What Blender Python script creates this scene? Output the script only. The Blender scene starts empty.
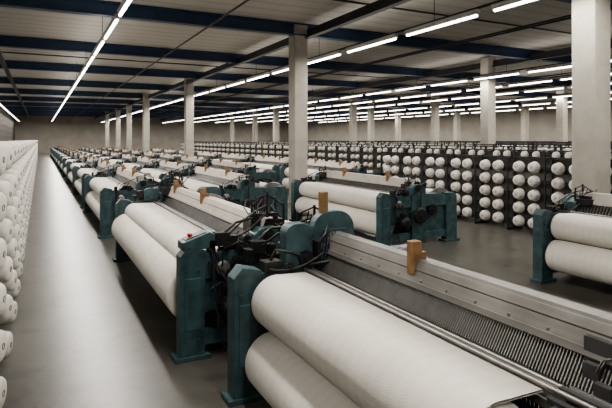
import bpy, bmesh, math, random
from mathutils import Vector
random.seed(4)
S=bpy.context.scene
COL=S.collection
# ---------------------------------------------------------------- materials
def mat(name, base, rough=.5, metal=0., nscale=8., namt=.12, bump=0., bscale=60., base2=None, coord='Object', spec=.5, wave=None, crease=0):
    m=bpy.data.materials.new(name); m.use_nodes=True
    nt=m.node_tree; N=nt.nodes; L=nt.links
    b=N['Principled BSDF']; b.inputs['Roughness'].default_value=rough; b.inputs['Metallic'].default_value=metal
    b.inputs['Specular IOR Level'].default_value=spec
    tc=N.new('ShaderNodeTexCoord'); no=N.new('ShaderNodeTexNoise'); no.inputs['Scale'].default_value=nscale; no.inputs['Detail'].default_value=5
    L.new(tc.outputs[coord],no.inputs['Vector'])
    r=N.new('ShaderNodeValToRGB'); r.color_ramp.elements[0].position=.3; r.color_ramp.elements[1].position=.7
    c2=base2 if base2 else tuple(c*(1-namt*2) for c in base)
    r.color_ramp.elements[0].color=(*c2,1); r.color_ramp.elements[1].color=(*base,1)
    L.new(no.outputs['Fac'],r.inputs['Fac']); col=r.outputs['Color']
    if wave:
        for (dr,sc,amt,dist) in wave:
            w=N.new('ShaderNodeTexWave'); w.bands_direction=dr; w.inputs['Scale'].default_value=sc; w.inputs['Distortion'].default_value=dist; w.inputs['Detail'].default_value=3
            L.new(tc.outputs[coord],w.inputs['Vector'])
            mp=N.new('ShaderNodeMapRange'); mp.inputs['To Min'].default_value=1-amt; mp.inputs['To Max'].default_value=1
            L.new(w.outputs['Fac'],mp.inputs['Value'])
            mm=N.new('ShaderNodeVectorMath'); mm.operation='SCALE'
            L.new(col,mm.inputs[0]); L.new(mp.outputs[0],mm.inputs['Scale']); col=mm.outputs[0]
    L.new(col,b.inputs['Base Color'])
    if bump>0:
        n2=N.new('ShaderNodeTexNoise'); n2.inputs['Scale'].default_value=bscale
        L.new(tc.outputs[coord],n2.inputs['Vector'])
        bu=N.new('ShaderNodeBump'); bu.inputs['Strength'].default_value=bump; bu.inputs['Distance'].default_value=.01
        L.new(n2.outputs['Fac'],bu.inputs['Height']); L.new(bu.outputs['Normal'],b.inputs['Normal'])
        if crease:
            mpg=N.new('ShaderNodeMapping'); mpg.inputs['Scale'].default_value=(5,1.4,5); L.new(tc.outputs[coord],mpg.inputs['Vector'])
            n3=N.new('ShaderNodeTexNoise'); n3.inputs['Scale'].default_value=1.; n3.inputs['Detail'].default_value=2; n3.inputs['Distortion'].default_value=.6
            L.new(mpg.outputs[0],n3.inputs['Vector'])
            b2=N.new('ShaderNodeBump'); b2.inputs['Strength'].default_value=crease; b2.inputs['Distance'].default_value=.05
            L.new(n3.outputs['Fac'],b2.inputs['Height']); L.new(b2.outputs['Normal'],bu.inputs['Normal'])
    return m
M={}
M['teal']=mat('teal_paint',(.044,.094,.102),.48,0,7,.32,.15,40)
M['cloth']=mat('woven_cloth',(.63,.60,.545),.95,0,2.2,.06,.45,170,wave=[('Y',3,.04,1.5),('Y',42,.035,.3),('X',42,.03,.3)],spec=.12,crease=.18)
M['warp']=mat('warp_threads',(.45,.42,.37),.85,0,4,.1)
M['yarn']=mat('yarn',(.57,.55,.51),.9,0,25,.08,.3,90,spec=.15)
M['steel']=mat('brushed_steel',(.30,.29,.27),.36,.75,12,.15)
M['plate']=mat('grey_beam_paint',(.20,.19,.175),.45,.3,3,.2,wave=[('Z',6,.12,2.5)])
M['white_plate']=mat('cream_beam_paint',(.42,.39,.34),.55,0,6,.1)
M['iron']=mat('dark_iron',(.026,.026,.027),.45,.4,10,.25)
M['rubber']=mat('black_rubber',(.012,.012,.013),.6,0,10,.1)
M['wood']=mat('tan_wood',(.25,.14,.058),.6,0,14,.25)
M['red']=mat('red_plastic',(.50,.03,.02),.35,0,10,.05)
M['grey']=mat('grey_plastic',(.06,.06,.06),.5,.3,10,.1)
M['colm']=mat('column_paint',(.40,.375,.325),.75,0,2,.12,.15,12)
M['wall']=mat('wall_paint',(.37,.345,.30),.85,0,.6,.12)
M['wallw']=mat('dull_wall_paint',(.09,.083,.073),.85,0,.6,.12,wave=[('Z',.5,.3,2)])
M['beam']=mat('navy_steel',(.026,.056,.115),.5,0,2,.15)
M['rack']=mat('rack_metal',(.045,.045,.046),.5,.5,5,.1)
M['gap_shade']=mat('gap_shade_tone',(.085,.078,.068),.8,0,3,.3)  # dark tone standing in for shade behind the cones
M['core']=mat('core_tube',(.20,.18,.155),.6,0,10,.1)
M['house']=mat('lamp_housing_white',(.55,.55,.53),.5,0,5,.05)
M['steelcomb']=mat('dark_reed_steel',(.19,.185,.175),.40,.65,12,.12)
m=bpy.data.materials.new('fluorescent_tube'); m.use_nodes=True
b=m.node_tree.nodes['Principled BSDF']; b.inputs['Emission Color'].default_value=(1,.95,.88,1); b.inputs['Emission Strength'].default_value=12
M['tube']=m
def floor_mat():
    m=bpy.data.materials.new('polished_concrete'); m.use_nodes=True; nt=m.node_tree; N=nt.nodes; L=nt.links
    b=N['Principled BSDF']; tc=N.new('ShaderNodeTexCoord')
    n1=N.new('ShaderNodeTexNoise'); n1.inputs['Scale'].default_value=1.1; n1.inputs['Detail'].default_value=9; n1.inputs['Roughness'].default_value=.72; n1.inputs['Distortion'].default_value=.4
    n2=N.new('ShaderNodeTexNoise'); n2.inputs['Scale'].default_value=3.5; n2.inputs['Detail'].default_value=8
    for n in(n1,n2): L.new(tc.outputs['Object'],n.inputs['Vector'])
    r=N.new('ShaderNodeValToRGB'); r.color_ramp.elements[0].position=.36; r.color_ramp.elements[1].position=.64
    r.color_ramp.elements[0].color=(.050,.047,.040,1); r.color_ramp.elements[1].color=(.092,.087,.076,1)
    L.new(n1.outputs['Fac'],r.inputs['Fac'])
    r2=N.new('ShaderNodeValToRGB'); r2.color_ramp.elements[0].position=.28; r2.color_ramp.elements[1].position=.46
    r2.color_ramp.elements[0].color=(.55,.53,.5,1); r2.color_ramp.elements[1].color=(1,1,1,1)
    L.new(n2.outputs['Fac'],r2.inputs['Fac'])
    mx=N.new('ShaderNodeVectorMath'); mx.operation='MULTIPLY'; L.new(r.outputs['Color'],mx.inputs[0]); L.new(r2.outputs['Color'],mx.inputs[1])
    L.new(mx.outputs[0],b.inputs['Base Color'])
    b.inputs['Roughness'].default_value=.31
    return m
M['floor']=floor_mat()
def ceil_mat():
    m=bpy.data.materials.new('corrugated_ceiling'); m.use_nodes=True; nt=m.node_tree; N=nt.nodes; L=nt.links
    b=N['Principled BSDF']; tc=N.new('ShaderNodeTexCoord'); b.inputs['Roughness'].default_value=.8
    w=N.new('ShaderNodeTexWave'); w.wave_type='BANDS'; w.bands_direction='Y'; w.inputs['Scale'].default_value=.45; w.inputs['Distortion'].default_value=0
    L.new(tc.outputs['Object'],w.inputs['Vector'])
    r=N.new('ShaderNodeValToRGB'); r.color_ramp.elements[0].color=(.39,.37,.335,1); r.color_ramp.elements[1].color=(.46,.435,.395,1)
    r.color_ramp.elements[0].position=.05; r.color_ramp.elements[1].position=.3
    L.new(w.outputs['Fac'],r.inputs['Fac']); L.new(r.outputs['Color'],b.inputs['Base Color'])
    return m
M['ceil']=ceil_mat()
# ---------------------------------------------------------------- mesh builder
class MB:
    def __init__(s): s.v=[]; s.f=[]; s.sm=[]
    def add(s,vs,fs,sm=False):
        o=len(s.v); s.v+=[tuple(v) for v in vs]; s.f+=[tuple(i+o for i in f) for f in fs]; s.sm+=[sm]*len(fs); return s
    def box(s,x0,x1,y0,y1,z0,z1):
        return s.add([(x0,y0,z0),(x1,y0,z0),(x1,y1,z0),(x0,y1,z0),(x0,y0,z1),(x1,y0,z1),(x1,y1,z1),(x0,y1,z1)],
          [(0,3,2,1),(4,5,6,7),(0,1,5,4),(1,2,6,5),(2,3,7,6),(3,0,4,7)])
    def prism(s,poly,y0,y1):
        n=len(poly); vs=[(x,y0,z) for x,z in poly]+[(x,y1,z) for x,z in poly]
        fs=[tuple(range(n)),tuple(range(2*n-1,n-1,-1))]+[(i,i+n,(i+1)%n+n,(i+1)%n) for i in range(n)]
        return s.add(vs,fs)
    def lathe(s,prof,c,axis='Y',seg=24):
        vs=[];fs=[]
        def P(t,a,r):
            u,w=r*math.cos(a),r*math.sin(a)
            if axis=='Y': return (c[0]+u,c[1]+t,c[2]+w)
            if axis=='X': return (c[0]+t,c[1]+u,c[2]+w)
            return (c[0]+u,c[1]+w,c[2]+t)
        for t,r in prof:
            for i in range(seg): vs.append(P(t,2*math.pi*i/seg,r))
        for k in range(len(prof)-1):
            for i in range(seg):
                j=(i+1)%seg; fs.append((k*seg+i,k*seg+j,(k+1)*seg+j,(k+1)*seg+i))
        s.add(vs,fs,True)
        for idx in(0,len(prof)-1):
            t,r=prof[idx]
            if r>1e-4: s.add([P(t,2*math.pi*i/seg,r) for i in range(seg)],[tuple(range(seg))])
        return s
    def cyl(s,c,r,l,axis='Y',seg=20): return s.lathe([(0,r),(l,r)],c,axis,seg)
    def gear(s,c,r,t,n=18,axis='Y'):
        p=[]
        for i in range(n):
            for q,rr in((0,.88),(.25,1),(.5,1),(.75,.88)):
                a=2*math.pi*(i+q)/n; p.append((c[0]+r*rr*math.cos(a),c[2]+r*rr*math.sin(a)))
        return s.prism(p,c[1],c[1]+t)
    def pipe(s,pts,r,seg=8):
        pts=[Vector(p) for p in pts]; rings=[]
        for i,p in enumerate(pts):
            d=(pts[min(i+1,len(pts)-1)]-pts[max(i-1,0)]).normalized()
            a=d.cross(Vector((.3,.2,1))).normalized(); b=d.cross(a).normalized()
            rings.append([p+a*r*math.cos(2*math.pi*k/seg)+b*r*math.sin(2*math.pi*k/seg) for k in range(seg)])
        vs=[v for R in rings for v in R]; fs=[]
        for i in range(len(pts)-1):
            for k in range(seg):
                j=(k+1)%seg; fs.append((i*seg+k,i*seg+j,(i+1)*seg+j,(i+1)*seg+k))
        return s.add(vs,fs,True)
    def mesh(s,name,m,bevel=0):
        me=bpy.data.meshes.new(name); me.from_pydata(s.v,[],s.f)
        for p,q in zip(me.polygons,s.sm): p.use_smooth=q
        bm=bmesh.new(); bm.from_mesh(me); bmesh.ops.recalc_face_normals(bm,faces=bm.faces)
        if bevel>0:
            es=[e for e in bm.edges if len(e.link_faces)==2 and e.calc_face_angle(0)>.6 and e.calc_length()>bevel*2.2]
            bmesh.ops.bevel(bm,geom=es,offset=bevel,segments=2,profile=.5,affect='EDGES',clamp_overlap=True)
        bm.to_mesh(me); bm.free(); me.materials.append(M[m]); return me
def sag(p,q,drop,n=8):
    p=Vector(p);q=Vector(q); return [p.lerp(q,i/n)-Vector((0,0,drop*4*(i/n)*(1-i/n))) for i in range(n+1)]
def obj(name,data,loc=(0,0,0),parent=None,label=None,cat=None,group=None,kind=None,rot=None):
    o=bpy.data.objects.new(name,data); COL.objects.link(o); o.location=loc
    if rot: o.rotation_euler=rot
    if parent: o.parent=parent
    if label:o['label']=label
    if cat:o['category']=cat
    if group:o['group']=group
    if kind:o['kind']=kind
    return o
# ---------------------------------------------------------------- loom
def side_frame():
    m=MB(); y0,y1=0,.17
    m.prism([(0,.04),(.25,.04),(.25,.9),(.25,1.09),(.08,1.13),(.0,1.04)],y0,y1)
    m.box(-.05,.31,-.02,.19,0,.045)
    m.box(.045,.205,-.012,.0,.30,.82)
    m.prism([(.24,.80),(1.75,.80),(1.75,1.0),(1.5,1.06),(.24,1.06)],y0+.01,y1-.01)
    m.prism([(.78,.04),(1.14,.04),(1.14,1.2),(1.06,1.26),(.86,1.26),(.78,1.2)],y0-.01,y1+.01)
    m.box(.24,1.80,y0+.03,y1-.03,.12,.26)
    m.prism([(1.72,.04),(2.02,.04),(2.02,.98),(1.95,1.06),(1.72,1.06)],y0,y1)
    m.box(1.66,2.08,-.02,.19,0,.045)
    m.box(.24,.79,.07,.10,.45,.81); m.box(1.13,1.73,.07,.10,.25,.81)
    for x,z in((.06,.2),(.19,.2),(.06,.9),(.19,.9),(.84,.3),(1.08,.3),(.84,1.1),(1.08,1.1),(1.8,.9),(1.94,.9),(1.8,.2)):
        m.cyl((x,-.022,z),.014,.03,seg=8)
    return m
def hood(x0,x1,z0,z1,r,n=6):
    p=[(x1,z0)]
    for i in range(n+1):
        a=math.pi/2*i/n; p.append((x1-r+r*math.cos(a),z1-r+r*math.sin(a)))
    for i in range(n+1):
        a=math.pi/2+math.pi/2*i/n; p.append((x0+r+r*math.cos(a),z1-r+r*math.sin(a)))
    p.append((x0,z0)); return p
def mechanism(rng,near=True,tall=1.0,dense=True):
    m=MB()
    Y=lambda y:(y if near else -y)
    Z=lambda z:1.1+(z-1.1)*tall if z>1.1 else z
    def bx(x0,x1,ya,yb,z0,z1):
        a,b=sorted((Y(ya),Y(yb))); m.box(x0,x1,a,b,Z(z0),Z(z1))
    bx(.80,1.2,.16,.40,1.18,1.30); bx(.86,1.14,.19,.36,1.29,1.36)
    bx(.80,.82,.14,.16,1.1,1.52); bx(1.18,1.20,.14,.16,1.1,1.46); bx(.98,1.0,.14,.16,1.1,1.58)
    m.pipe([(.81,Y(.15),Z(1.50)),(.99,Y(.15),Z(1.56)),(1.19,Y(.15),Z(1.44))],.009,6)
    n=14 if dense else 6
    for k in range(n):
        x=.83+.36/n*k; z=1.46+.08*math.sin(k*1.3)
        m.pipe([(x,Y(.2+.012*k),Z(1.28)),(x+.01,Y(.2+.012*k),Z(1.40)),(x+.03,Y(.22+.012*k),Z(z))],.006,6)
    for k in range(8 if dense else 3):
        x=.82+.05*k; m.pipe([(x,Y(.18),Z(1.32)),(x+rng.uniform(-.08,.08),Y(.30),Z(1.42)),(x+rng.uniform(-.04,.08),Y(.4),Z(1.46+rng.uniform(0,.08)))],.007,6)
    for k in range(7 if dense else 4):
        x=.34+.07*k; m.pipe([(x,Y(rng.uniform(.02,.15)),1.05),(x+.02,Y(.08),1.14),(x+rng.uniform(.05,.15),Y(.1),1.17+rng.uniform(0,.07))],.008,6)
    for (x,z,r) in((.92,1.20,.07),(1.08,1.27,.045),(.62,1.10,.055),(.48,1.12,.04)):
        a,b=sorted((Y(-.06),Y(-.03))); m.gear((x,a,z),r,.03,16); m.cyl((x,min(Y(-.09),Y(.14)),z),r*.3,.23,seg=10)
    bx(.42,.72,.03,.12,1.06,1.10); bx(.52,.60,.0,.10,1.10,1.20); bx(.30,.36,.0,.12,1.05,1.17)
    m.pipe(sag((.5,Y(.05),1.2),(1.0,Y(.15),Z(1.45)),-.04),.010)
    if dense:
        m.pipe([(.4,Y(-.05),.5),(.42,Y(-.05),1.08),(.60,Y(-.05),1.16)],.010,6); m.pipe([(.66,Y(-.05),.3),(.66,Y(-.06),1.1)],.012,6)
        m.pipe([(.3,Y(-.04),.7),(.7,Y(-.06),.92)],.012,6); m.cyl((.66,min(Y(-.09),Y(-.02)),.92),.05,.07,seg=14)
        for (x,z,r,q) in((.78,1.02,.08,-.10),(.55,.98,.05,-.09),(1.25,1.12,.09,-.05),(1.38,.98,.05,-.08)):
            m.gear((x,min(Y(q),Y(q+.025)),z),r,.025,20); m.cyl((x,min(Y(q-.03),Y(.02)),z),r*.28,.03+abs(q-.02),seg=10)
        bx(.36,.50,-.03,.10,1.12,1.24); m.cyl((.70,min(Y(0),Y(.16)),1.16),.045,.16,seg=14)
        m.pipe([(.45,Y(.02),1.24),(.58,Y(.02),1.34),(.80,Y(.12),1.36)],.014,8)
    return m
def loom_parts(L,ur=.2,uz=.86,ux=.33,lr=.24,lz=.42,lx=.26,blocks=(.15,.3),plate='plate',pitch=.03,cloth_back=.64,en=.2,full=True,seed=1,tall=.8,dense=True):
    P=[]; rng=random.Random(seed)
    fr=side_frame().mesh('side_frame','teal',.007)
    P.append(('side_frame',fr,(0,0,0),'teal painted cast end frame',[])); P.append(('side_frame',fr,(0,L-.17,0),None,[]))
    gt=1.48 if dense else 1.30
    if not full: gt=1.54
    m=MB(); m.prism(hood(.78,1.22,1.0,gt,.17 if dense else .13),0,.10); m.box(.88,1.12,-.012,0,1.12,gt-.16); gc=m.mesh('gear_cover','teal',.008)
    m=MB(); m.prism(hood(-.02,.24,1.0,1.30 if full else 1.46,.09),0,.15); g1=m.mesh('gear_cover','teal',.008)
    m=MB(); m.prism(hood(0,.46,.98,1.28 if (dense and full) else 1.14,.10 if (dense and full) else .06),0,.13); g2=m.mesh('gear_cover','teal',.008)
    P.append(('gear_cover',gc,(0,L-.02 if full else L-.10,0),'round-topped teal gear cover',[]))
    if dense: P.append(('gear_cover',g1,(.50,L-.17,0),None,[]))
    P.append(('gear_cover',g2,(1.50,L-.15,0),None,[]))
    if full and dense: P.append(('gear_cover',g2,(1.5,.02,-.06),None,[]))
    e=.20
    m=MB(); l=L-e-en
    m.lathe([(0,lr*.6),(-.012,lr*.8),(0,lr-.012),(.012,lr),(l-.012,lr),(l,lr-.012),(l+.012,lr*.8),(l,lr*.5)],(lx,en,lz),'Y',48)
    roll=m.mesh('cloth_roll','cloth')
    m=MB(); m.cyl((lx,.1,lz),.035,L-.2); shaft=m.mesh('roll_shaft','steel')
    P.append(('cloth_roll',roll,(0,0,0),'white woven cloth roll',[('roll_shaft',shaft,(0,0,0))]))
    m=MB(); n=18; out=[]
    for i in range(n+1):
        a=math.radians(-95-185*i/n); out.append((ux+ur*math.cos(a),uz+ur*math.sin(a)))
    out.append((cloth_back,uz+ur-.01)); inn=[(cloth_back,uz+ur-.022)]
    for i in range(n,-1,-1):
        a=math.radians(-95-185*i/n); inn.append((ux+(ur-.012)*math.cos(a),uz+(ur-.012)*math.sin(a)))
    poly=out+inn; npts=len(poly)
    vs=[(x,en+.02,z) for x,z in poly]+[(x,L-e-.02,z) for x,z in poly]
    m.add(vs,[(i,i+npts,(i+1)%npts+npts,(i+1)%npts) for i in range(npts)],True)
    m.lathe([(0,ur-.05),(.02,ur-.012),(L-e-en-.06,ur-.012),(L-e-en-.04,ur-.05)],(ux,en+.02,uz),'Y',40)
    fab=m.mesh('woven_cloth','cloth')
    m=MB(); m.cyl((ux,.08,uz),.05,L-.16); m.cyl((ux,en-.02,uz),.085,.03); m.cyl((ux,L-e-.01,uz),.085,.03); sh2=m.mesh('breast_roller','steel')
    P.append(('woven_cloth',fab,(0,0,0),'off-white woven cloth over the breast roller',[('breast_roller',sh2,(0,0,0))]))
    tz=uz+ur; cb_=cloth_back
    m=MB(); m.cyl((cb_+.025,.12,tz-.0),.013,L-.24,seg=12); m.box(cb_+.045,cb_+.075,.15,L-.15,tz-.03,tz-.005); m.cyl((cb_+.10,.12,tz-.012),.013,L-.24,seg=12); m.box(cb_,cb_+.15,.15,L-.15,tz-.09,tz-.05)
    P.append(('temple_rail',m.mesh('temple_rail','steel'),(0,0,0),'polished steel rails',[]))
    m=MB(); y=.2; rx0=cb_+.155; rx1=.925
    while y<L-.2:
        w=pitch*.38
        p=[(rx0,tz-.10),(rx0+.03,tz-.10),(rx0+.045,tz-.02),(rx1+.03,tz+.16),(rx1-.005,tz+.16),(rx0+.01,tz-.02)]
        m.prism(p,y,y+w)
        y+=pitch
    P.append(('reed',m.mesh('reed','steelcomb'),(0,0,0),'dark comb of close-set reed wires',[]))
    m=MB(); m.prism([(rx0+.06,tz-.11),(rx0+.085,tz-.11),(rx1+.075,tz+.16),(rx1+.05,tz+.16)],.17,L-.17)
    P.append(('reed_backing',m.mesh('reed_backing','rubber'),(0,0,0),None,[]))
    m=MB(); m.prism([(.885,tz+.15),(.905,tz+.14),(.965,tz+.285),(1.05,tz+.285),(1.05,tz+.30),(.95,tz+.30)],.12,L-.12)
    m.prism([(.872,tz+.12),(.90,tz+.115),(.915,tz+.155),(.885,tz+.16)],.12,L-.12)
    m.box(.95,1.06,.12,L-.12,tz+.15,tz+.20)
    if dense:
        y=.3
        while y<L-.2: m.box(.890,.905,y,y+.018,tz+.165,tz+.183); y+=.25
        m.prism([(.915,tz+.235),(.92,tz+.225),(.945,tz+.275),(.938,tz+.283)],.12,L-.12)
    P.append(('top_beam',m.mesh('top_beam',plate,.003),(0,0,0),'flat metal top beam',[]))
    m=MB()
    for k in range(4):
        x=1.12+k*.075
        m.box(x,x+.03,.25,L-.25,tz+.14-.02*k,tz+.19-.02*k); m.box(x,x+.03,.25,L-.25,.45,.50)
        yy=.25
        while yy<L-.25: m.box(x+.01,x+.016,yy,yy+.02,.5,tz+.14-.02*k); yy+=.09
    P.append(('heddle_frame',m.mesh('heddle_frame','iron'),(0,0,0),None,[]))
    m=MB(); m.prism([(1.0,tz-.05),(1.72,tz+.02),(1.72,tz+.028),(1.0,tz-.042)],.3,L-.3)
    P.append(('warp_sheet',m.mesh('warp_sheet','warp'),(0,0,0),None,[]))
    m=MB(); m.lathe([(0,.30),(L-.5,.30)],(1.72,.25,.80),'Y',40); wb=m.mesh('warp_beam','cloth')
    m=MB()
    for y in(.225,L-.25): m.lathe([(0,.35),(.006,.36),(.024,.36),(.03,.35)],(1.72,y,.80),'Y',40)
    m.cyl((1.72,.1,.80),.05,L-.2); fl=m.mesh('flange','steel')
    P.append(('warp_beam',wb,(0,0,0),'wide white warp beam',[('flange',fl,(0,0,0))]))
    m=MB(); m.box(.85,1.0,.1,L-.1,.14,.28); m.box(.5,.6,.1,L-.1,.6,.7); m.cyl((.62,.1,.4),.03,L-.2)
    P.append(('cross_member',m.mesh('cross_member','iron'),(0,0,0),None,[]))
    for f in blocks:
        m=MB(); m.box(.895,.975,-.035,.035,tz+.20,tz+.43); m.box(.97,1.02,-.03,.03,tz+.30,tz+.35)
        P.append(('wooden_block',m.mesh('wooden_block','wood',.004),(0,f*L,0),'upright tan wooden block',[]))
    if full:
        m=MB(); m.prism([(.02,1.10),(.36,1.10),(.36,1.24),(.30,1.27),(.02,1.18)],.0,.2); cb=m.mesh('control_box','teal',.010)
        m=MB(); m.lathe([(0,.018),(.02,.018),(.022,.028),(.036,.028),(.042,.02)],(0,0,0),'Z',16); rb=m.mesh('red_button','red')
        m=MB(); m.prism([(.06,1.195),(.27,1.262),(.27,1.27),(.06,1.203)],.03,.17); pn=m.mesh('button_panel','grey')
        if dense: P.append(('control_box',cb,(0,.0,0),'teal control box with red push button',[('red_button',rb,(.12,.10,1.212)),('button_panel',pn,(0,0,0))]))
        P.append(('shedding_mechanism',mechanism(rng,True,tall,dense).mesh('shedding_mechanism','iron'),(0,0,0),'dark iron lever mechanism',[]))
        m=MB(); m.lathe([(-.26,.05),(-.25,.09),(-.23,.11),(-.02,.11),(0,.08)],(.50,0,.52),'Y',24)
        for k in range(16):
            a=k*math.pi/8; x,z=.50+.115*math.cos(a),.52+.115*math.sin(a); m.box(x-.006,x+.006,-.22,-.04,z-.006,z+.006)
        m.box(.40,.60,-.18,-.02,.38,.43); m.box(.45,.55,-.19,-.07,.62,.70); m.pipe([(.5,-.12,.7),(.5,-.12,.8),(.45,-.05,.95)],.012)
        P.append(('drive_motor',m.mesh('drive_motor','iron'),(0,.04,0),'black finned drive motor',[]))
        m=MB(); m.lathe([(0,.14),(.01,.16),(.03,.16),(.035,.14),(.045,.14),(.05,.16),(.07,.16),(.08,.14)],(.96,-.09,.62),'Y',32); m.cyl((.96,-.12,.62),.045,.14); m.gear((1.3,-.06,.72),.12,.04,24); m.cyl((1.3,-.09,.72),.04,.12)
        m.pipe([(.96,-.06,.8),(.98,-.06,1.1)],.012); m.pipe([(.52,-.06,.66),(.96,-.05,.78)],.008); m.pipe([(.52,-.06,.40),(.96,-.05,.47)],.008)
        P.append(('pulley',m.mesh('pulley','iron'),(0,0,0),None,[]))
    else:
        m=MB(); m.box(.84,.96,.50,.58,1.06,1.16); m.box(.88,.92,.46,.60,1.10,1.27); m.gear((.93,.44,1.17),.05,.02,16); m.cyl((.93,.40,1.17),.02,.2)
        m.box(.62,.66,.1,.60,1.0,1.03); m.box(.30,.90,.52,.56,.98,1.01); m.box(.70,.73,.1,.6,1.04,1.06); m.cyl((.79,.1,1.03),.018,.5); m.box(.80,.84,.42,.50,.98,1.10)
        m.box(.10,.75,.40,.50,.86,.93); m.box(.40,.46,.2,.6,.93,.99)
        for k in range(5): m.pipe([(.82+.03*k,.5,1.14),(.84+.03*k,.48,1.2),(.9+.02*k,.42,1.22)],.005,6)
        P.append(('end_bracket',m.mesh('end_bracket','grey'),(0,0,0),'dark metal end bracket',[]))
        m=MB(); m.box(.875,.945,L-.09,L-.02,1.50,1.72); P.append(('wooden_block',m.mesh('wooden_block','wood',.006),(0,0,0),'upright tan wooden block',[]))
        m=MB(); m.gear((.66,L-.21,1.16),.07,.03,18); m.cyl((.66,L-.24,1.16),.022,.1,seg=10); m.gear((.50,L-.21,1.10),.045,.03,14); m.cyl((.50,L-.24,1.10),.015,.1,seg=10)
        m.box(.28,.44,L-.17,L-.03,1.06,1.15); m.box(.76,.80,L-.22,L-.05,1.04,1.30); m.pipe([(.36,L-.1,1.15),(.40,L-.12,1.24),(.52,L-.18,1.22),(.62,L-.2,1.18)],.012)
        m.pipe([(.78,L-.2,1.28),(.84,L-.22,1.36),(.9,L-.15,1.42)],.010); m.pipe([(.70,L-.2,1.10),(.86,L-.25,1.12)],.014)
        for k in range(6): m.pipe([(.78+.03*k,L-.18,1.12),(.80+.03*k,L-.2,1.26),(.82+.03*k,L-.17,1.34+.02*(k%3))],.006,6)
        P.append(('gear_train',m.mesh('gear_train','iron'),(0,0,0),'dark gears and levers',[]))
    P.append(('shedding_mechanism',mechanism(rng,False,tall,dense).mesh('shedding_mechanism','iron'),(0,L if full else L+.42,0),None,[]))
    m=MB(); m.lathe([(0,.03),(0,.065),(.012,.075),(.024,.075),(.036,.065),(.036,.03)],(.28,-.05,uz),'Y',28); m.cyl((.28,-.07,uz),.022,.10)
    hw=m.mesh('hand_wheel','steel')
    P.append(('hand_wheel',hw,(.02,L-.17,.08),'steel hand wheel',[]))
    if full: P.append(('hand_wheel',hw,(.15,0.0,.02),None,[]))
    cabs=[(sag((.3,L-.2,1.1),(.8,L-.25,1.2),.06),.010),(sag((.3,L-.2,1.0),(.8,L-.22,.8),.1),.010)]
    if full:
        cabs+=[(sag((.3,-.02,1.1),(.5,-.1,.72),.05),.012),(sag((.35,-.02,1.05),(1.0,-.06,.9),.25),.010),([(.32,-.03,1.08),(.34,-.05,.7),(.38,-.05,.3),(.45,-.05,.06)],.012)]
        if dense: cabs+=[(sag((.28,-.03,.98),(.6,-.06,.25),.1),.010),(sag((.95,.1,1.4),(.3,.1,1.2),.12),.010),(sag((1.1,-.05,1.3),(1.5,-.05,.8),.2),.012),(sag((.75,-.05,.95),(1.3,-.05,.95),.3),.010),
          (sag((.4,-.04,.9),(.9,-.09,.4),.15),.008),(sag((.34,-.03,.6),(.8,-.05,.15),.08),.010),(sag((.6,-.03,1.02),(.7,-.05,.3),.02),.008)]
    for i,(p,r) in enumerate(cabs):
        m=MB(); m.pipe(p,r); P.append(('cable',m.mesh('cable','rubber'),(0,0,0),'black cable' if i==0 else None,[]))
    return P
LABEL_GROUP='weaving looms standing in rows'
def place_loom(P,loc,label):
    root=obj('weaving_loom',None,loc,label=label,cat='loom',group=LABEL_GROUP); root.empty_display_size=.2
    for (n,me,l,lab,ch) in P:
        o=obj(n,me,l,root,lab)
        for (cn,cm,cl) in ch: obj(cn,cm,cl,o)
    return root
def copy_loom(root,loc,label,skip=()):
    r=root.copy(); COL.objects.link(r); r.location=loc; r['label']=label
    for c in list(root.children):
        if c.name.split('.')[0] in skip: continue
        d=c.copy(); COL.objects.link(d); d.parent=r
        for g in list(c.children):
            h=g.copy(); COL.objects.link(h); h.parent=d
    return r
L1=loom_parts(3.27,ur=.225,uz=.83,ux=.36,lr=.25,lz=.33,lx=.33,blocks=(.59,),pitch=.018,en=.62,full=False,seed=2,tall=.95)
place_loom(L1,(1.43,1.0,0),'teal loom weaving wide cream cloth, grey top beam with wooden block')
L2=loom_parts(4.95,ur=.17,uz=.88,ux=.30,lr=.27,lz=.60,lx=.18,blocks=(.50,.85),plate='white_plate',pitch=.03,seed=3,tall=1.1)
place_loom(L2,(1.23,5.12,0),'teal loom, large white cloth roll, control box with red button')
LG=loom_parts(4.2,blocks=(.25,.7),plate='white_plate',pitch=.05,seed=5,tall=.8,dense=False)
g0=place_loom(LG,(6.1,8.6,0),'teal loom with two white rolls beside the cone racks')
copy_loom(g0,(6.85,1.4,0),'teal loom with white rolls near the square column')
LH=loom_parts(4.8,blocks=(.3,.7),plate='white_plate',pitch=.06,seed=6,tall=.6,dense=False)
h0=place_loom(LH,(1.2,12.4,0),'teal loom with white rolls in a long row of looms')
for x,ys in((1.2,[18.2,23.6,29.0,34.4,39.8,45.2,50.6,56,61.4,66.8,72.2]),(3.42,[11.6,17.0,22.4,27.8,33.2,38.6,44,49.4,54.8,60.2]),(5.6,[17.0,22.4,27.8,33.2,38.6,44,49.4,54.8,60.2]),(8.85,[14.9,20.3,25.7,31.1,36.5,41.9,47.3])):
    for y in ys:
        copy_loom(h0,(x,y,0),'teal loom with white rolls in a long row of looms',() if y<20 else ('cable','hand_wheel','pulley'))
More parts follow.
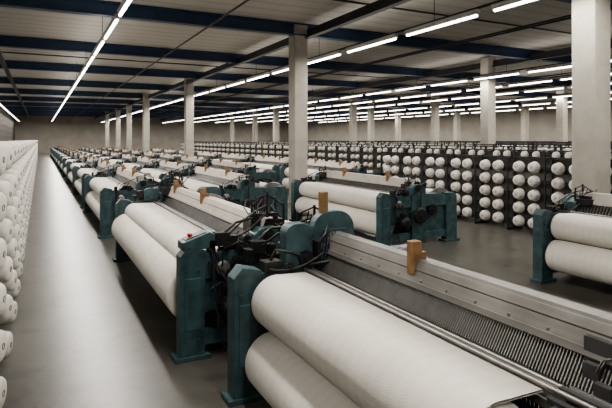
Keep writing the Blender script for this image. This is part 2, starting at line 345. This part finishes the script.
# ---------------------------------------------------------------- yarn cones
def cone_mesh(r,l,seg=24,taper=.8):
    m=MB(); m.lathe([(0,r*.45),(.0,r*.80),(.015,r*.95),(.04,r),(l*.5,r*(1+taper)/2),(l-.06,r*taper),(l-.025,r*taper*.95),(l-.008,r*taper*.84),(l,r*taper*.6),(l+.002,r*.28)],(0,0,0),'X',seg)
    y=m.mesh('yarn_cone','yarn')
    m=MB(); m.lathe([(-.06,r*.2),(l+.006,r*.19),(l+.008,r*.13),(l-.03,r*.12)],(0,0,0),'X',12); c=m.mesh('core_tube','core'); return y,c
def cone_stuff(name,pos,r,l,ang,label,group,seg=9):
    m=MB(); ca_,sa_=math.cos(ang),math.sin(ang)
    for p in pos:
        q=MB(); q.lathe([(0,r*.8),(.03,r),(l-.05,r*.87),(l-.01,r*.7),(l,r*.35)],(0,0,0),'X',seg)
        o=len(m.v); m.v+=[(p[0]+x*ca_-y*sa_,p[1]+x*sa_+y*ca_,p[2]+z) for x,y,z in q.v]; m.f+=[tuple(i+o for i in f) for f in q.f]; m.sm+=q.sm
    return obj(name,m.mesh(name,'yarn'),label=label,cat='yarn cones',group=group,kind='stuff')
def rack(x,y0,y1,rows,z0,dz,dy,face,height,label,group,step=2,gap_shade=True,post=.03,front=False):
    m=MB(); back=x-face*.10
    y=y0
    while y<=y1+.01:
        m.box(back-.03,back+.03,y-post,y+post,0,height); m.box(back-.25,back+.25,y-.03,y+.03,0,.05)
        if front: m.box(back+face*.24-.018,back+face*.24+.018,y-.018,y+.018,0,height); m.box(min(back,back+face*.24),max(back,back+face*.24),y-.012,y+.012,height-.03,height)
        y+=dy*step
    for r in range(rows): m.box(back-.015,back+.015,y0,y1,z0+r*dz-.015,z0+r*dz+.015)
    m.box(back-.03,back+.03,y0-.025,y1+.025,height-.04,height)
    root=obj('cone_rack',m.mesh('cone_rack','rack'),label=label,cat='rack',group=group)
    if gap_shade:  # added sheet; its dark colour stands for the shaded gaps between cones
        m=MB(); q=back-face*.045; m.box(q-.01,q+.01,y0,y1,.1,height-.05); obj('gap_shade_sheet',m.mesh('gap_shade_sheet','gap_shade'),(0,0,0),root,'dark sheet added as shade in the gaps between cones')
r1,l1=.146,.25; DZ=.368; DY=1.1; X1=-.50; A1=math.radians(-14)
ya,ca=cone_mesh(r1,l1,taper=.90)
rack(X1-.06,3.3,74,6,.20,DZ,DY,1,2.12,'long dark steel rack along the aisle packed with yarn cones','cone racks',1)
master=obj('yarn_cone',ya,(X1,3.7,.20),label='white yarn cone on a rack peg beside the aisle',cat='yarn cone',group='yarn cones on the aisle rack',rot=(0,0,A1))
mc=obj('core_tube',ca,(0,0,0),master,'dark core tube')
rest=[]; ny=36
for j in range(ny):
    for i in range(6):
        if i==0 and j==0: continue
        o=master.copy(); COL.objects.link(o); o.location=(X1,3.7+j*DY,.20+i*DZ); o.rotation_euler=(0,random.uniform(-.04,.04),A1+random.uniform(-.04,.04))
        c=mc.copy(); COL.objects.link(c); c.parent=o
y=3.7+ny*DY
while y<73:
    for i in range(6): rest.append((X1,y,.20+i*DZ))
    y+=DY
cone_stuff('yarn_cones',rest,r1,l1,A1,'long run of white yarn cones on the aisle rack','yarn cones on the aisle rack',12)
# creel rack
r2,l2=.14,.17
yb,cb=cone_mesh(r2,l2,24,.85)
Z2=.26; PY=1.06
rack(10.35,5.9,5.9+8*PY,5,Z2,.325,PY,-1,1.80,'dark steel creel rack holding rows of white yarn packages','cone racks',post=.025,step=1,front=True,gap_shade=True)
mb=obj('yarn_cone',yb,(10.3,6.1,Z2),label='white yarn package on the creel rack',cat='yarn cone',group='yarn packages on the creel rack',rot=(0,0,math.pi))
mbc=obj('core_tube',cb,(0,0,0),mb,'dark core tube')
for j in range(16):
    y=5.9+PY*(j//2)+(.31 if j%2==0 else .74)
    for i in range(5):
        if i==0 and j==0: mb.location=(10.3,y,Z2); continue
        o=mb.copy(); COL.objects.link(o); o.location=(10.3,y,Z2+i*.325)
        c=mbc.copy(); COL.objects.link(c); c.parent=o
for x,ya0,yb0,h in((12.2,5.5,50,1.92),(14.0,6.5,55,2.0),(16.0,8,60,2.04),(18.3,9,17,2.06),(21.9,10,46,2.08),(25.2,12,64,2.10),(27.2,14,64,2.10),(33,16,64,2.12)):
    PP=1.0
    rack(x,ya0,yb0,6,.24,.31,PP,-1,h,'dark steel creel rack of yarn packages in rows of racks','cone racks',gap_shade=x<13,step=1,front=x<15)
    pos=[]; j=0
    while True:
        y=ya0+PP*(j//2)+(.30 if j%2==0 else .68)
        if y>yb0: break
        for i in range(6 if x<13 else 3): pos.append((x-.02,y,.24+(5-i)*.31))
        j+=1
    cone_stuff('yarn_cones',pos,.112,.14,math.pi,'rows of white yarn packages filling a creel rack','yarn packages on distant racks')
# ---------------------------------------------------------------- columns / beams
def column(x,y,w=.5):
    m=MB(); h=w/2; m.box(-h,h,-h,h,0,6.15); me=m.mesh('column','colm',.02)
    obj('column',me,(x,y,0),label='square cream painted concrete column',cat='column',group='columns')
def fromuv(u,d): 
    X=(u-40)*d/583.; return X,(d-.4556*X)/.89
for u,d in((591,10.4),(298,18),(189,33),(146,44),(129,54),(118,62),(107,73),(488,25),(353,44),(371,50),(435,44),(562,35),(276,52),(255,63.5),(232,74),(525,47),(398,60),(457,54)):
    X,Y=fromuv(u,d)
    column(X,Y)
XW0,XW1,YW0,YW1,HC=-3.6,46,-5,95,6.2
def ibeam_x(y):
    m=MB(); z=HC-.42; m.box(XW0+.02,XW1-.02,y-.14,y+.14,z,z+.035); m.box(XW0+.02,XW1-.02,y-.02,y+.02,z,HC-.02); m.box(XW0+.02,XW1-.02,y-.14,y+.14,HC-.05,HC-.01)
    obj('ceiling_beam',m.mesh('ceiling_beam','beam'),label='navy painted steel I-beam under the ceiling',cat='beam',group='cross beams')
for y in(1.5,8.8,16.0,23,30,38,46,54,62,70,78,86): ibeam_x(y)
for x in(-1.5,8.2,19.3,30.5):
    m=MB(); z=HC-.5; m.box(x-.10,x+.10,YW0+.05,YW1-.05,z,z+.03); m.box(x-.015,x+.015,YW0+.05,YW1-.05,z,z+.3)
    obj('ceiling_beam',m.mesh('ceiling_beam','rack'),label='dark steel girder running the length of the hall',cat='beam',group='long girders')
for x in(4.6,13.2,13.45,24.5):
    m=MB(); m.cyl((x,YW0+.05,HC-.52),.03,YW1-YW0-.1,seg=10)
    obj('ceiling_pipe',m.mesh('ceiling_pipe','rack'),label='thin dark conduit running under the ceiling',cat='pipe',group='ceiling conduits')
for y in(12.4,26.5):
    m=MB(); m.cyl((XW0+.05,y,HC-.12),.03,XW1-XW0-.1,'X',seg=10)
    obj('ceiling_pipe',m.mesh('ceiling_pipe','rack'),label='thin dark conduit crossing under the ceiling',cat='pipe',group='ceiling conduits')
# ---------------------------------------------------------------- lamps
LZ=5.1; LL=2.65; PT=3.1
m=MB(); m.prism([(-.08,.10),(-.045,.02),(.045,.02),(.08,.10),(.05,.14),(-.05,.14)],0,LL)
hm=m.mesh('lamp_housing','house')
m=MB(); m.cyl((-.0,.04,0),.036,LL-.08,seg=10); tm=m.mesh('tube','tube')
def area(x,z,en,up):
    ld=bpy.data.lights.new('row_light','AREA'); ld.shape='RECTANGLE'; ld.size=.3; ld.size_y=93; ld.energy=en; ld.color=(1,.95,.885)
    lo=bpy.data.objects.new('row_light',ld); COL.objects.link(lo); lo.location=(x,44,z)
    if up: lo.rotation_euler=(math.pi,0,0)
for x,y0,y1 in((-2.9,-3,90),(1.66,-2.3,90),(9.05,-3.5,90),(18.6,9.7,90),(22.3,14,84),(26,13,84),(31,18,80),(36,18.5,76),(41,20,74)):
    m=MB(); m.box(x-.03,x+.03,-3,92,LZ+.14,LZ+.19); y=-2
    while y<92: m.box(x-.008,x+.008,y-.008,y+.008,LZ+.18,HC); y+=6.2
    obj('lamp_rail',m.mesh('lamp_rail','rack'),label='thin dark rail carrying a row of fluorescent lamps',cat='lamp rail',group='lamp rails')
    y=y0
    while y<y1:
        root=obj('fluorescent_lamp',hm,(x,y,LZ),label='long white fluorescent strip lamp hanging from the ceiling',cat='lamp',group='fluorescent lamps')
        obj('tube',tm,(0,0,0),root); y+=PT
    if x==22.3: continue
    area(x,LZ-.06,(2000 if x<0 else 4400) if x<20 else 3400,False)
    area(x,LZ+.22,330 if x>0 else 150,True)
# ---------------------------------------------------------------- shell
def slab(name,a,b,mt):
    m=MB(); m.box(a[0],b[0],a[1],b[1],a[2],b[2]); return obj(name,m.mesh(name,mt),kind='structure')
slab('floor',(XW0-.2,YW0-.2,-.2),(XW1+.2,YW1+.2,0),'floor')
slab('ceiling',(XW0-.2,YW0-.2,HC),(XW1+.2,YW1+.2,HC+.2),'ceil')
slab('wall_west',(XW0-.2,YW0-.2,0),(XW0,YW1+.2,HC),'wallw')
slab('wall_east',(XW1,YW0-.2,0),(XW1+.2,YW1+.2,HC),'wall')
slab('wall_north',(XW0,YW1,0),(XW1,YW1+.2,HC),'wall')
slab('wall_south',(XW0,YW0-.2,0),(XW1,YW0,HC),'wall')
# ---------------------------------------------------------------- camera / world
w=bpy.data.worlds.new('w'); S.world=w; w.use_nodes=True; w.node_tree.nodes['Background'].inputs[0].default_value=(.5,.5,.5,1); w.node_tree.nodes['Background'].inputs[1].default_value=.1
cd=bpy.data.cameras.new('camera'); cam=bpy.data.objects.new('camera',cd); COL.objects.link(cam)
cam.location=(0,0,2.2); a=math.atan2(266,519); cam.rotation_euler=(math.pi/2,0,-a)
cd.sensor_width=36; cd.lens=36*519/612; cd.shift_y=-64/612; cd.clip_end=300
S.camera=cam
S.view_settings.view_transform='AgX'
S.view_settings.look='AgX - Medium High Contrast'
S.view_settings.exposure=-.12
